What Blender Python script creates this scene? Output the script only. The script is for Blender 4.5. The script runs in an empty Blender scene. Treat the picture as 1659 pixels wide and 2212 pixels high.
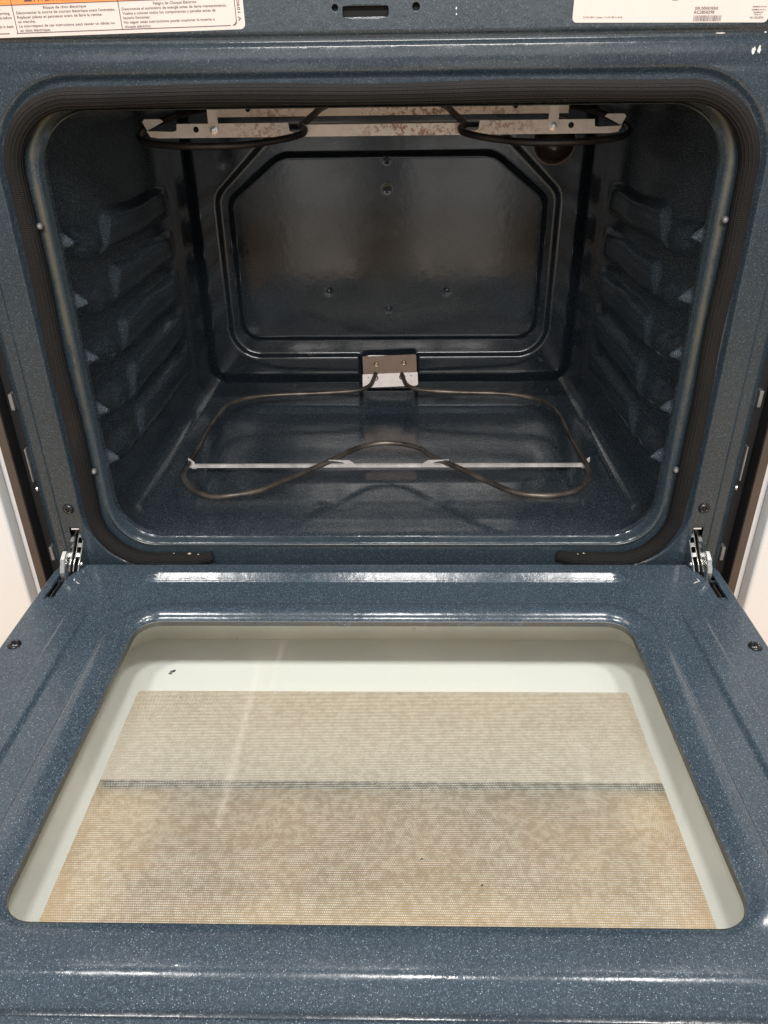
import bpy, bmesh, math, random
import numpy as np
from mathutils import Vector, Matrix
random.seed(4); rng = np.random.RandomState(7)
S = bpy.context.scene
COL = S.collection

# ------------------------------------------------------------------ camera
cam_d = bpy.data.cameras.new("camera"); cam = bpy.data.objects.new("camera", cam_d); COL.objects.link(cam)
yaw, pit, rol = map(math.radians, (-1.4182, 29.2929, -0.7635))
fw = Vector((math.sin(yaw)*math.cos(pit), math.cos(yaw)*math.cos(pit), -math.sin(pit)))
r_ = Vector((math.cos(yaw), -math.sin(yaw), 0)); u_ = r_.cross(fw)
r2 = r_*math.cos(rol)+u_*math.sin(rol); u2 = -r_*math.sin(rol)+u_*math.cos(rol)
M = Matrix.Identity(4)
for i in range(3):
    M[i][0] = r2[i]; M[i][1] = u2[i]; M[i][2] = -fw[i]
M[0][3], M[1][3], M[2][3] = 0.0191, -0.7373, 0.4749
cam.matrix_world = M
cam_d.sensor_fit = 'VERTICAL'; cam_d.sensor_height = 24; cam_d.sensor_width = 18
cam_d.lens = 24*1642.96/2212
cam_d.clip_start = 0.02; cam_d.clip_end = 60
S.camera = cam

# ------------------------------------------------------------------ room light
W = bpy.data.worlds.new("World"); S.world = W; W.use_nodes = True
bg = W.node_tree.nodes["Background"]
bg.inputs[0].default_value = (0.90, 0.91, 0.92, 1); bg.inputs[1].default_value = 0.58
def area(name, loc, aim, sx, sy, watt, colr):
    l = bpy.data.lights.new(name, 'AREA'); l.shape = 'RECTANGLE'; l.size = sx; l.size_y = sy
    l.energy = watt; l.color = colr
    o = bpy.data.objects.new(name, l); COL.objects.link(o); o.location = loc
    d = Vector(aim)-Vector(loc); o.rotation_euler = d.to_track_quat('-Z', 'Y').to_euler()
    return o
for nm, x in (("ceiling_lamp", -0.77), ("ceiling_lamp", 0.03), ("ceiling_lamp", 0.71)):
    area(nm, (x, -0.12, 2.0), (x, -0.12, 0), 0.25, 0.34, 13.0, (1, .97, .94))
area("room_lamp", (0.1, -2.3, 1.6), (0.0, 0.0, 0.2), 1.3, 0.35, 62.0, (1, .95, .91))
area("fill_panel", (-.34, -2.0, 0.0), (-.34, 0, 0.0), 0.32, 0.60, 0.72, (1, .95, .91))  # added unseen pair, not windows: gives the back panel its pale reflection patches
area("fill_panel", (.28, -2.0, 0.0), (.28, 0, 0.0), 0.44, 0.60, 0.98, (1, .95, .91))
area("fill_panel", (0, -2.4, .84), (0, 0, .42), 2.4, 0.5, 6.5, (1, .96, .93))  # added unseen fill, not a window: brightens the broil bracket from low in front
S.view_settings.view_transform = 'Standard'; S.view_settings.look = 'None'
S.view_settings.exposure = 0.0; S.view_settings.gamma = 1.0
try:
    S.cycles.max_bounces = 10; S.cycles.transparent_max_bounces = 16
except Exception: pass

# ------------------------------------------------------------------ materials
def newmat(name):
    m = bpy.data.materials.new(name); m.use_nodes = True
    nt = m.node_tree; b = nt.nodes["Principled BSDF"]
    return m, nt, b
def nd(nt, t, **k):
    n = nt.nodes.new(t)
    for a, v in k.items():
        if a.startswith('i_'): n.inputs[a[2:].replace('_', ' ')].default_value = v
        else: setattr(n, a, v)
    return n
def ramp(nt, src, p0, p1, c0=(0,0,0,1), c1=(1,1,1,1)):
    r = nd(nt, 'ShaderNodeValToRGB'); e = r.color_ramp.elements
    e[0].position = p0; e[1].position = p1; e[0].color = c0; e[1].color = c1
    nt.links.new(src, r.inputs[0]); return r.outputs[0]
def mixc(nt, fac, a, b, mode='MIX'):
    m = nd(nt, 'ShaderNodeMix', data_type='RGBA', blend_type=mode)
    for s, v in ((m.inputs[0], fac), (m.inputs[6], a), (m.inputs[7], b)):
        if hasattr(v, 'is_linked'): nt.links.new(v, s)
        else: s.default_value = v
    return m.outputs[2]
def math_(nt, op, a, b=0.0):
    m = nd(nt, 'ShaderNodeMath', operation=op)
    for s, v in ((m.inputs[0], a), (m.inputs[1], b)):
        if hasattr(v, 'is_linked'): nt.links.new(v, s)
        else: s.default_value = v
    return m.outputs[0]
def noise(nt, co, scale, detail=2, rough=.5):
    n = nd(nt, 'ShaderNodeTexNoise'); n.inputs['Scale'].default_value = scale
    n.inputs['Detail'].default_value = detail; n.inputs['Roughness'].default_value = rough
    nt.links.new(co, n.inputs['Vector']); return n.outputs['Fac']
def bump(nt, h, strength, dist, b, prev=None):
    n = nd(nt, 'ShaderNodeBump'); n.inputs['Strength'].default_value = strength
    n.inputs['Distance'].default_value = dist; nt.links.new(h, n.inputs['Height'])
    if prev is not None: nt.links.new(prev, n.inputs['Normal'])
    nt.links.new(n.outputs[0], b.inputs['Normal']); return n.outputs[0]

def enamel(name, base, fleck, fl_amt, rough, stain=False, flscale=1000, peel=.42, grime=False):
    m, nt, b = newmat(name)
    co = nd(nt, 'ShaderNodeTexCoord').outputs['Object']
    v = nd(nt, 'ShaderNodeTexVoronoi'); v.inputs['Scale'].default_value = flscale
    nt.links.new(co, v.inputs['Vector'])
    sep = nd(nt, 'ShaderNodeSeparateColor'); nt.links.new(v.outputs['Color'], sep.inputs[0])
    pick = ramp(nt, sep.outputs[0], 1-fl_amt, 1-fl_amt*.3)
    dot = ramp(nt, v.outputs['Distance'], .15, .38, (1,1,1,1), (0,0,0,1))
    f1 = math_(nt, 'MULTIPLY', pick, dot)
    v2 = nd(nt, 'ShaderNodeTexVoronoi'); v2.inputs['Scale'].default_value = flscale*2.1
    nt.links.new(co, v2.inputs['Vector'])
    sep2 = nd(nt, 'ShaderNodeSeparateColor'); nt.links.new(v2.outputs['Color'], sep2.inputs[0])
    f2 = math_(nt, 'MULTIPLY', ramp(nt, sep2.outputs[1], .75, 1.0), .22)
    big = noise(nt, co, 9, 4, .6)
    c = mixc(nt, ramp(nt, big, .35, .7), (base[0]*.85, base[1]*.87, base[2]*.88, 1), (base[0]*1.15, base[1]*1.12, base[2]*1.1, 1))
    mid = noise(nt, co, 420, 2, .6)
    c = mixc(nt, ramp(nt, mid, .45, .8), c, (base[0]*1.55, base[1]*1.55, base[2]*1.55, 1))
    c = mixc(nt, f2, c, fleck); c = mixc(nt, f1, c, fleck)
    if stain:
        a = nd(nt, 'ShaderNodeAttribute', attribute_name='stain')
        sf = math_(nt, 'MULTIPLY', a.outputs['Fac'], ramp(nt, noise(nt, co, 35, 5, .65), .30, .55))
        c = mixc(nt, sf, c, (.070, .066, .046, 1))
        ru = math_(nt, 'ADD', math_(nt, 'MULTIPLY', sf, .35), rough)
    else: ru = None
    if grime:
        g = math_(nt, 'MULTIPLY', ramp(nt, noise(nt, co, 26, 6, .7), .62, .70), ramp(nt, noise(nt, co, 5, 3, .5), .45, .6))
        c = mixc(nt, math_(nt, 'MULTIPLY', g, .5), c, (.07, .062, .052, 1))
    nt.links.new(c, b.inputs['Base Color'])
    b.inputs['Roughness'].default_value = rough
    sm = noise(nt, co, 14, 5, .6)
    rr = nd(nt, 'ShaderNodeMapRange'); rr.inputs[1].default_value = .3; rr.inputs[2].default_value = .7; rr.inputs[3].default_value = rough*.65; rr.inputs[4].default_value = rough*1.7
    nt.links.new(sm, rr.inputs[0])
    if ru is not None: nt.links.new(math_(nt, 'ADD', rr.outputs[0], math_(nt, 'SUBTRACT', ru, rough)), b.inputs['Roughness'])
    else: nt.links.new(rr.outputs[0], b.inputs['Roughness'])
    b.inputs['IOR'].default_value = 1.5
    p = bump(nt, noise(nt, co, 95, 2, .5), peel, .0006, b)
    bump(nt, noise(nt, co, 600, 1, .5), peel*.8, .00012, b, p)
    return m
FL = (.20, .25, .30, 1)
M_FRAME = enamel('enamel_frame', (.022, .034, .044), FL, .14, .14, stain=True)
M_DOOR  = enamel('enamel_door', (.029, .043, .058), (.34, .41, .47, 1), .20, .15, stain=True)
M_CAV   = enamel('enamel_cavity', (.0225, .032, .041), (.38, .46, .53, 1), .26, .15, peel=.2, grime=True)
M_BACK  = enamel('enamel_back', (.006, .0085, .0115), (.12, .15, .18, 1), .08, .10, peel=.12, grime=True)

def simple(name, c, rough=.5, metal=0., nscale=None, amt=.15, bs=None, bstr=.2, spec=None):
    m, nt, b = newmat(name); co = nd(nt, 'ShaderNodeTexCoord').outputs['Object']
    b.inputs['Roughness'].default_value = rough; b.inputs['Metallic'].default_value = metal
    if nscale:
        n = noise(nt, co, nscale, 5, .6)
        cc = mixc(nt, ramp(nt, n, .3, .7), tuple(x*(1-amt) for x in c)+(1,), tuple(min(1, x*(1+amt)) for x in c)+(1,))
        nt.links.new(cc, b.inputs['Base Color'])
    else: b.inputs['Base Color'].default_value = c+(1,)
    if bs: bump(nt, noise(nt, co, bs, 3), bstr, .0004, b)
    if spec is not None: b.inputs['Specular IOR Level'].default_value = spec
    return m
M_WHITE = simple('painted_white', (.70, .70, .695), .35, 0, 3, .03)
M_TRIM  = simple('brown_trim', (.085, .068, .058), .4, .3, 20, .15)
M_BLACK = simple('black_gap', (.008, .008, .009), .6, 0, 20, .2)
M_HOLE  = simple('dark_recess', (.004, .004, .004), .8, 0, 20, .2)
M_STEEL = simple('zinc_steel', (.62, .62, .60), .24, 1., 60, .12, 300, .1)
M_SCREWB = simple('black_screw', (.012, .012, .013), .22, 0, 200, .2)
M_INNERW = simple('white_inner_wall', (.82, .83, .79), .5, 0, 12, .05)
M_DRAWER = simple('drawer_white', (.88, .88, .85), .4, 0, 5, .04)
M_PAPER = simple('label_paper', (.64, .59, .555), .55, 0, 60, .02)
M_ORANGE = simple('label_orange', (.85, .28, .07), .55, 0, 60, .03)
M_INK = simple('label_ink', (.10, .05, .06), .6, 0, 100, .1)
M_CLIP = simple('dull_zinc_clip', (.22, .22, .22), .5, .4, 80, .3)
M_CRUMB = simple('tan_crumb', (.42, .36, .26), .8, 0, 200, .3)
M_LAMP = simple('lamp_glass', (.035, .022, .018), .12, 0, 40, .3)
M_GUN = simple('scraped_metal', (.7, .68, .66), .4, .3, 300, .3)

def floor_mat():
    m, nt, b = newmat('floor_tile'); co = nd(nt, 'ShaderNodeTexCoord').outputs['Object']
    n = noise(nt, co, 5, 6, .65)
    c = mixc(nt, ramp(nt, n, .3, .7), (.40, .23, .09, 1), (.82, .54, .24, 1))
    n2 = noise(nt, co, 40, 4, .6)
    c = mixc(nt, math_(nt, 'MULTIPLY', ramp(nt, n2, .4, .8), .35), c, (.26, .15, .09, 1))
    nt.links.new(c, b.inputs['Base Color']); b.inputs['Roughness'].default_value = .4
    return m
M_FLOOR = floor_mat()

def galv(name, rust):
    m, nt, b = newmat(name); co = nd(nt, 'ShaderNodeTexCoord').outputs['Object']
    n = noise(nt, co, 70, 5, .65)
    c = mixc(nt, ramp(nt, n, .35, .7), (.78, .71, .67, 1), (.92, .86, .83, 1))
    if rust:
        # rust patches: strongest near the middle of the strip
        sep = nd(nt, 'ShaderNodeSeparateXYZ'); nt.links.new(co, sep.inputs[0])
        def spot(x0, w):
            d = math_(nt, 'ABSOLUTE', math_(nt, 'SUBTRACT', sep.outputs[0], x0))
            mr = nd(nt, 'ShaderNodeMapRange'); mr.inputs[1].default_value = w; mr.inputs[2].default_value = w*.2
            nt.links.new(d, mr.inputs[0]); return mr.outputs[0]
        zone = math_(nt, 'ADD', spot(.035, .085), math_(nt, 'MULTIPLY', math_(nt, 'ADD', spot(-.135, .05), spot(.135, .05)), .62))
        nn = noise(nt, co, 120, 6, .75)
        rm = math_(nt, 'MULTIPLY', zone, ramp(nt, nn, .50, .56))
        rc = mixc(nt, noise(nt, co, 300, 3), (.42, .17, .07, 1), (.20, .085, .04, 1))
        c = mixc(nt, math_(nt, 'MINIMUM', rm, .85), c, rc)
    nt.links.new(c, b.inputs['Base Color']); b.inputs['Roughness'].default_value = .42
    b.inputs['Metallic'].default_value = .0
    bump(nt, noise(nt, co, 200, 3), .25, .0004, b)
    return m
M_GALV = galv('galvanised_rusty', True)
M_GALV2 = galv('galvanised_plain', False)
M_BAR = simple('worn_bar_steel', (.50, .48, .46), .45, .1, 45, .35, 200, .2)
M_BRONZE = simple('heat_browned_steel', (.20, .14, .105), .35, .2, 50, .15)

def tube_mat(name, dark, tan):
    m, nt, b = newmat(name); co = nd(nt, 'ShaderNodeTexCoord').outputs['Object']
    n = noise(nt, co, 18, 5, .7)
    c = mixc(nt, ramp(nt, n, .42, .62), dark, tan)
    c = mixc(nt, math_(nt, 'MULTIPLY', ramp(nt, noise(nt, co, 400, 2), .5, .8), .3), c, (.1, .08, .07, 1))
    nt.links.new(c, b.inputs['Base Color']); b.inputs['Roughness'].default_value = .38
    b.inputs['Metallic'].default_value = .55
    bump(nt, noise(nt, co, 500, 2), .2, .0003, b)
    return m
M_TUBE = tube_mat('bake_tube', (.06, .054, .049, 1), (.20, .168, .14, 1))
M_TUBE2 = tube_mat('broil_tube', (.018, .017, .017, 1), (.045, .04, .038, 1))

def gasket_mat():
    m, nt, b = newmat('braided_gasket')
    uv = nd(nt, 'ShaderNodeUVMap', uv_map='UVMap').outputs[0]
    sep = nd(nt, 'ShaderNodeSeparateXYZ'); nt.links.new(uv, sep.inputs[0])
    wu = math_(nt, 'SINE', math_(nt, 'MULTIPLY', sep.outputs[0], 2*math.pi/.0016))
    wv = math_(nt, 'SINE', math_(nt, 'MULTIPLY', sep.outputs[1], 2*math.pi*34))
    h = math_(nt, 'MULTIPLY', math_(nt, 'ADD', wu, 1), math_(nt, 'ADD', wv, 1))
    c = mixc(nt, math_(nt, 'MULTIPLY', h, .25), (.002, .002, .002, 1), (.022, .0195, .019, 1))
    co = nd(nt, 'ShaderNodeTexCoord').outputs['Object']
    c = mixc(nt, ramp(nt, noise(nt, co, 12, 5, .65), .4, .75), c, (.013, .011, .010, 1))
    nt.links.new(c, b.inputs['Base Color']); b.inputs['Roughness'].default_value = .75; b.inputs['Specular IOR Level'].default_value = .3
    bump(nt, h, .6, .0005, b)
    return m
M_GASKET = gasket_mat()

def glass_mat(name, frit):
    m, nt, b = newmat(name); nt.nodes.remove(b)
    out = nt.nodes['Material Output']
    tr = nd(nt, 'ShaderNodeBsdfTransparent'); gl = nd(nt, 'ShaderNodeBsdfGlossy'); gl.inputs['Roughness'].default_value = .03
    tr.inputs[0].default_value = (.97, .985, .96, 1)
    fr = nd(nt, 'ShaderNodeFresnel'); fr.inputs[0].default_value = 1.5
    co = nd(nt, 'ShaderNodeTexCoord').outputs['Object']
    mix = nd(nt, 'ShaderNodeMixShader'); nt.links.new(fr.outputs[0], mix.inputs[0])
    if not frit:
        bp = nd(nt, 'ShaderNodeBump'); bp.inputs['Strength'].default_value = .03; bp.inputs['Distance'].default_value = .001
        nt.links.new(noise(nt, co, 8, 2), bp.inputs['Height']); nt.links.new(bp.outputs[0], gl.inputs['Normal'])
        # thin film of baked dust with a few long wiped streaks
        sm = noise(nt, co, 6, 6, .6)
        df = nd(nt, 'ShaderNodeBsdfDiffuse'); df.inputs[0].default_value = (.74, .70, .60, 1)
        mx = nd(nt, 'ShaderNodeMixShader'); nt.links.new(tr.outputs[0], mx.inputs[1]); nt.links.new(df.outputs[0], mx.inputs[2])
        sep = nd(nt, 'ShaderNodeSeparateXYZ'); nt.links.new(co, sep.inputs[0])
        def streak(x0, slope, w, y0, y1, s):
            cx = math_(nt, 'ADD', math_(nt, 'MULTIPLY', math_(nt, 'ADD', sep.outputs[1], .17), slope), x0)
            d = math_(nt, 'ABSOLUTE', math_(nt, 'SUBTRACT', sep.outputs[0], cx))
            mr = nd(nt, 'ShaderNodeMapRange'); mr.inputs[1].default_value = w; mr.inputs[2].default_value = w*.1
            nt.links.new(d, mr.inputs[0])
            a = nd(nt, 'ShaderNodeMapRange'); a.inputs[1].default_value = y0; a.inputs[2].default_value = y0+.03
            nt.links.new(sep.outputs[1], a.inputs[0])
            c2 = nd(nt, 'ShaderNodeMapRange'); c2.inputs[1].default_value = y1; c2.inputs[2].default_value = y1-.03
            nt.links.new(sep.outputs[1], c2.inputs[0])
            return math_(nt, 'MULTIPLY', math_(nt, 'MULTIPLY', mr.outputs[0], a.outputs[0]), math_(nt, 'MULTIPLY', c2.outputs[0], s))
        st = math_(nt, 'ADD', streak(-.116, .012, .0052, -.375, -.16, .15), streak(-.0985, .01, .0036, -.27, -.13, .07))
        st = math_(nt, 'ADD', st, streak(.17, .02, .007, -.36, -.25, .08))
        f = math_(nt, 'ADD', math_(nt, 'MULTIPLY', ramp(nt, sm, .45, .75), .06), st)
        nt.links.new(math_(nt, 'MINIMUM', f, .7), mx.inputs[0])
        nt.links.new(mx.outputs[0], mix.inputs[1])
    else:
        sep = nd(nt, 'ShaderNodeSeparateXYZ'); nt.links.new(co, sep.inputs[0])
        X, Y = sep.outputs[0], sep.outputs[1]
        # inside-the-mesh mask: |x|<.2455, -.42<y<-.161, rounded corners
        qx = math_(nt, 'SUBTRACT', math_(nt, 'ABSOLUTE', X), .2425)
        qy = math_(nt, 'SUBTRACT', math_(nt, 'ABSOLUTE', math_(nt, 'SUBTRACT', Y, -.291)), .127)
        ql = math_(nt, 'SQRT', math_(nt, 'ADD', math_(nt, 'POWER', math_(nt, 'MAXIMUM', qx, 0), 2), math_(nt, 'POWER', math_(nt, 'MAXIMUM', qy, 0), 2)))
        outm = math_(nt, 'GREATER_THAN', ql, .003)
        # dots 1 mm apart in x, 2 mm rows, alternate rows shifted
        row = math_(nt, 'FLOOR', math_(nt, 'DIVIDE', Y, .0019))
        fy = math_(nt, 'SUBTRACT', math_(nt, 'FRACT', math_(nt, 'DIVIDE', Y, .0019)), .5)
        sh = math_(nt, 'MULTIPLY', math_(nt, 'PINGPONG', row, 1.0), .5)
        fx = math_(nt, 'SUBTRACT', math_(nt, 'FRACT', math_(nt, 'ADD', math_(nt, 'DIVIDE', X, .00140), sh)), .5)
        d2 = math_(nt, 'ADD', math_(nt, 'POWER', math_(nt, 'MULTIPLY', fx, .00140), 2), math_(nt, 'POWER', math_(nt, 'MULTIPLY', fy, .0016), 2))
        dots = math_(nt, 'LESS_THAN', d2, .00055**2)
        # patchy film makes the dots fade here and there
        blot = ramp(nt, noise(nt, co, 34, 8, .8), .30, .72)
        op = math_(nt, 'MAXIMUM', math_(nt, 'MULTIPLY', dots, math_(nt, 'ADD', math_(nt, 'MULTIPLY', ramp(nt, noise(nt, co, 150, 4, .8), .42, .58), .40), .55)), math_(nt, 'SUBTRACT', .15, math_(nt, 'MULTIPLY', blot, .15)))
        op = math_(nt, 'MAXIMUM', op, outm)
        df = nd(nt, 'ShaderNodeBsdfDiffuse')
        nt.links.new(mixc(nt, outm, (.90, .88, .80, 1), (.93, .95, .92, 1)), df.inputs[0])
        mx = nd(nt, 'ShaderNodeMixShader'); nt.links.new(op, mx.inputs[0])
        nt.links.new(tr.outputs[0], mx.inputs[1]); nt.links.new(df.outputs[0], mx.inputs[2])
        nt.links.new(mx.outputs[0], mix.inputs[1])
    nt.links.new(gl.outputs[0], mix.inputs[2]); nt.links.new(mix.outputs[0], out.inputs[0])
    return m
M_GLASS = glass_mat('clear_glass', False)
M_FRIT = glass_mat('frit_glass', True)

# ------------------------------------------------------------------ mesh helpers
BASE = Vector((0, 0, -.388))
def link(o, parent=None):
    COL.objects.link(o)
    if parent: o.parent = parent
    return o
def mobj(name, me, mat, parent=None, loc=(0,0,0), label=None):
    o = bpy.data.objects.new(name, me); o.location = loc
    if mat and not me.materials: me.materials.append(mat)
    link(o, parent)
    if label: o['label'] = label
    return o
def mesh(name, V, F, smooth=True):
    me = bpy.data.meshes.new(name); me.from_pydata([tuple(v) for v in V], [], [tuple(f) for f in F]); me.update()
    me.polygons.foreach_set('use_smooth', [smooth]*len(me.polygons)); return me
def gridfaces(n, m, wrap_m=False, flip=False):
    i, j = np.meshgrid(np.arange(n-1), np.arange(m if wrap_m else m-1), indexing='ij')
    j2 = (j+1) % m
    f = np.stack([i*m+j, (i+1)*m+j, (i+1)*m+j2, i*m+j2], -1).reshape(-1, 4)
    return (f[:, ::-1] if flip else f).tolist()
def gridmesh(name, P, wrap=False, flip=False):
    n, m = P.shape[:2]
    return mesh(name, P.reshape(-1, 3), gridfaces(n, m, wrap, flip))
def sstep(a, b, x):
    t = np.clip((x-a)/(b-a), 0, 1); return t*t*(3-2*t)
def rr_loop(cx, cy, hw, hh, r, nc=16, nx=100, ny=70):
    """rounded rectangle loop, fixed topology: 2*nx+2*ny+4*nc points"""
    r = max(r, 1e-5); P = []
    def seg(a, b, n):
        for k in range(n): P.append((a[0]+(b[0]-a[0])*k/n, a[1]+(b[1]-a[1])*k/n))
    def arc(c, a0, n):
        for k in range(n):
            a = a0+math.pi/2*k/n; P.append((c[0]+r*math.cos(a), c[1]+r*math.sin(a)))
    x0, x1, y0, y1 = cx-hw, cx+hw, cy-hh, cy+hh
    seg((x0+r, y0), (x1-r, y0), nx); arc((x1-r, y0+r), -math.pi/2, nc)
    seg((x1, y0+r), (x1, y1-r), ny); arc((x1-r, y1-r), 0, nc)
    seg((x1-r, y1), (x0+r, y1), nx); arc((x0+r, y1-r), math.pi/2, nc)
    seg((x0, y1-r), (x0, y0+r), ny); arc((x0+r, y0+r), math.pi, nc)
    return np.array(P)
def sd_rr(x, y, cx, cy, hw, hh, r):
    qx = np.abs(x-cx)-hw+r; qy = np.abs(y-cy)-hh+r
    return np.hypot(np.maximum(qx, 0), np.maximum(qy, 0))+np.minimum(np.maximum(qx, qy), 0)-r
def box_vf(lo, hi):
    (a, b, c), (d, e, f) = lo, hi
    V = [(a,b,c),(d,b,c),(d,e,c),(a,e,c),(a,b,f),(d,b,f),(d,e,f),(a,e,f)]
    return V, [(0,3,2,1),(4,5,6,7),(0,1,5,4),(1,2,6,5),(2,3,7,6),(3,0,4,7)]
def bbox(name, lo, hi, mat, parent, bevel=.001, loc=(0,0,0), seg=2, label=None):
    V, F = box_vf(lo, hi); bm = bmesh.new()
    vs = [bm.verts.new(v) for v in V]
    for f in F: bm.faces.new([vs[i] for i in f])
    if bevel: bmesh.ops.bevel(bm, geom=bm.edges[:], offset=bevel, segments=seg, affect='EDGES', profile=.5)
    me = bpy.data.meshes.new(name); bm.to_mesh(me); bm.free()
    me.polygons.foreach_set('use_smooth', [False]*len(me.polygons))
    return mobj(name, me, mat, parent, loc, label)
def catmull(P, n=10, closed=False):
    P = [np.array(p, float) for p in P]; out = []
    L = len(P)
    for i in range(L if closed else L-1):
        g = (lambda k: P[k % L]) if closed else (lambda k: P[min(max(k, 0), L-1)])
        p0, p1, p2, p3 = g(i-1), g(i), g(i+1), g(i+2)
        for k in range(n):
            t = k/n
            out.append(.5*((2*p1)+(-p0+p2)*t+(2*p0-5*p1+4*p2-p3)*t*t+(-p0+3*p1-3*p2+p3)*t**3))
    if not closed: out.append(P[-1])
    return np.array(out)
def tube_mesh(name, path, rad, nv=14, uv=False, cap=True, ridges=0, squash=None, jitter=0):
    path = np.array(path); n = len(path)
    T = np.gradient(path, axis=0); T /= np.linalg.norm(T, axis=1)[:, None]
    N = np.zeros_like(T); ref = np.array([0, 0, 1.]) if abs(T[0][2]) < .9 else np.array([0, 1., 0])
    N[0] = np.cross(T[0], ref); N[0] /= np.linalg.norm(N[0])
    for i in range(1, n):
        v = N[i-1]-T[i]*np.dot(N[i-1], T[i]); N[i] = v/np.linalg.norm(v)
    B = np.cross(T, N)
    a = np.linspace(0, 2*math.pi, nv, endpoint=False)
    R = rad*np.ones(n)
    if callable(jitter): R = R*jitter(np.linspace(0, 1, n))
    rr = R[:, None]*(1+ (ridges and .038)*np.cos(a*ridges)[None, :])
    P = path[:, None, :]+rr[..., None]*(N[:, None, :]*np.cos(a)[None, :, None]+B[:, None, :]*np.sin(a)[None, :, None])
    V = P.reshape(-1, 3).tolist(); F = gridfaces(n, nv, True)
    if cap:
        V += [path[0].tolist(), path[-1].tolist()]; c0, c1 = len(V)-2, len(V)-1
        F += [(c0, j, (j+1) % nv) for j in range(nv)] + [(c1, (n-1)*nv+(j+1) % nv, (n-1)*nv+j) for j in range(nv)]
    me = mesh(name, V, F)
    if uv:
        L = np.concatenate([[0], np.cumsum(np.linalg.norm(np.diff(path, axis=0), axis=1))])
        u = me.uv_layers.new(name='UVMap'); data = np.zeros((len(me.loops), 2), np.float32); k = 0
        for p in me.polygons:
            vs = list(p.vertices); js = [v % nv if v < n*nv else 0 for v in vs]; wrap = max(js)-min(js) > nv/2
            for v, j in zip(vs, js):
                i = v//nv if v < n*nv else (0 if v == n*nv else n-1)
                data[k] = (L[min(i, n-1)], (j+(nv if wrap and j < nv/2 else 0))/nv); k += 1
        u.data.foreach_set('uv', data.ravel())
    return me
def cut(me, poly, ax, depth=.0015):
    """cut a convex hole (poly in the two axes `ax`) clean through a sheet and give its rim some thickness"""
    bm = bmesh.new(); bm.from_mesh(me)
    P = np.array(poly); c = P.mean(0); lo = P.min(0)-.004; hi = P.max(0)+.004
    third = 3-ax[0]-ax[1]
    for k in range(len(P)):
        a, b = P[k], P[(k+1) % len(P)]; e = b-a; nrm = np.array([e[1], -e[0]])
        if np.dot(nrm, c-a) > 0: nrm = -nrm
        no = [0, 0, 0]; no[ax[0]], no[ax[1]] = nrm; co = [0, 0, 0]; co[ax[0]], co[ax[1]] = a
        fs = [f for f in bm.faces if all(lo[0] <= f.calc_center_median()[ax[0]] <= hi[0] and lo[1] <= f.calc_center_median()[ax[1]] <= hi[1] for _ in (0,))
              and abs(f.normal[third]) > .2]
        g = set(fs); [g.update(f.edges) for f in fs]; [g.update(f.verts) for f in fs]
        bmesh.ops.bisect_plane(bm, geom=list(g), plane_co=co, plane_no=no, dist=1e-7)
    def inside(p):
        s = None
        for k in range(len(P)):
            a, b = P[k], P[(k+1) % len(P)]; cr = (b[0]-a[0])*(p[1]-a[1])-(b[1]-a[1])*(p[0]-a[0])
            if s is None: s = cr > 0
            elif (cr > 0) != s: return False
        return True
    dl = [f for f in bm.faces if abs(f.normal[third]) > .2 and lo[0] < f.calc_center_median()[ax[0]] < hi[0] and lo[1] < f.calc_center_median()[ax[1]] < hi[1]
          and inside((f.calc_center_median()[ax[0]], f.calc_center_median()[ax[1]]))]
    dirv = Vector((0, 0, 0)); dirv[third] = 1 if third == 1 else -1
    bmesh.ops.delete(bm, geom=dl, context='FACES')
    be = [e for e in bm.edges if e.is_boundary and all(lo[0] < v.co[ax[0]] < hi[0] and lo[1] < v.co[ax[1]] < hi[1] for v in e.verts)]
    r = bmesh.ops.extrude_edge_only(bm, edges=be)
    for v in [x for x in r['geom'] if isinstance(x, bmesh.types.BMVert)]: v.co += dirv*depth
    for f in [x for x in r['geom'] if isinstance(x, bmesh.types.BMFace)]: f.smooth = False
    bm.to_mesh(me); bm.free()
def rect(x0, x1, y0, y1, r=0):
    if not r: return [(x0,y0),(x1,y0),(x1,y1),(x0,y1)]
    P = []
    for cx, cy, a0 in ((x1-r, y0+r, -90), (x1-r, y1-r, 0), (x0+r, y1-r, 90), (x0+r, y0+r, 180)):
        for k in range(5):
            a = math.radians(a0+22.5*k); P.append((cx+r*math.cos(a), cy+r*math.sin(a)))
    return P
def circ(x, y, r, n=16): return [(x+r*math.cos(2*math.pi*k/n), y+r*math.sin(2*math.pi*k/n)) for k in range(n)]

# ------------------------------------------------------------------ things
def tag(o, label, cat, kind=None, group=None):
    if label: o['label'] = label
    if cat: o['category'] = cat
    if kind: o['kind'] = kind
    if group: o['group'] = group
oven = bpy.data.objects.new('range_oven', None); oven.empty_display_size = .1; oven.location = BASE; COL.objects.link(oven)
tag(oven, 'blue speckled enamel electric oven with its window door hanging open', 'oven')
OFF = -BASE
def part(name, me, mat, label=None, parent=None, loc=None):
    if parent is None:
        return mobj(name, me, mat, oven, OFF if loc is None else Vector(loc)-BASE, label)
    return mobj(name, me, mat, parent, (0,0,0) if loc is None else loc, label)

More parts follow.
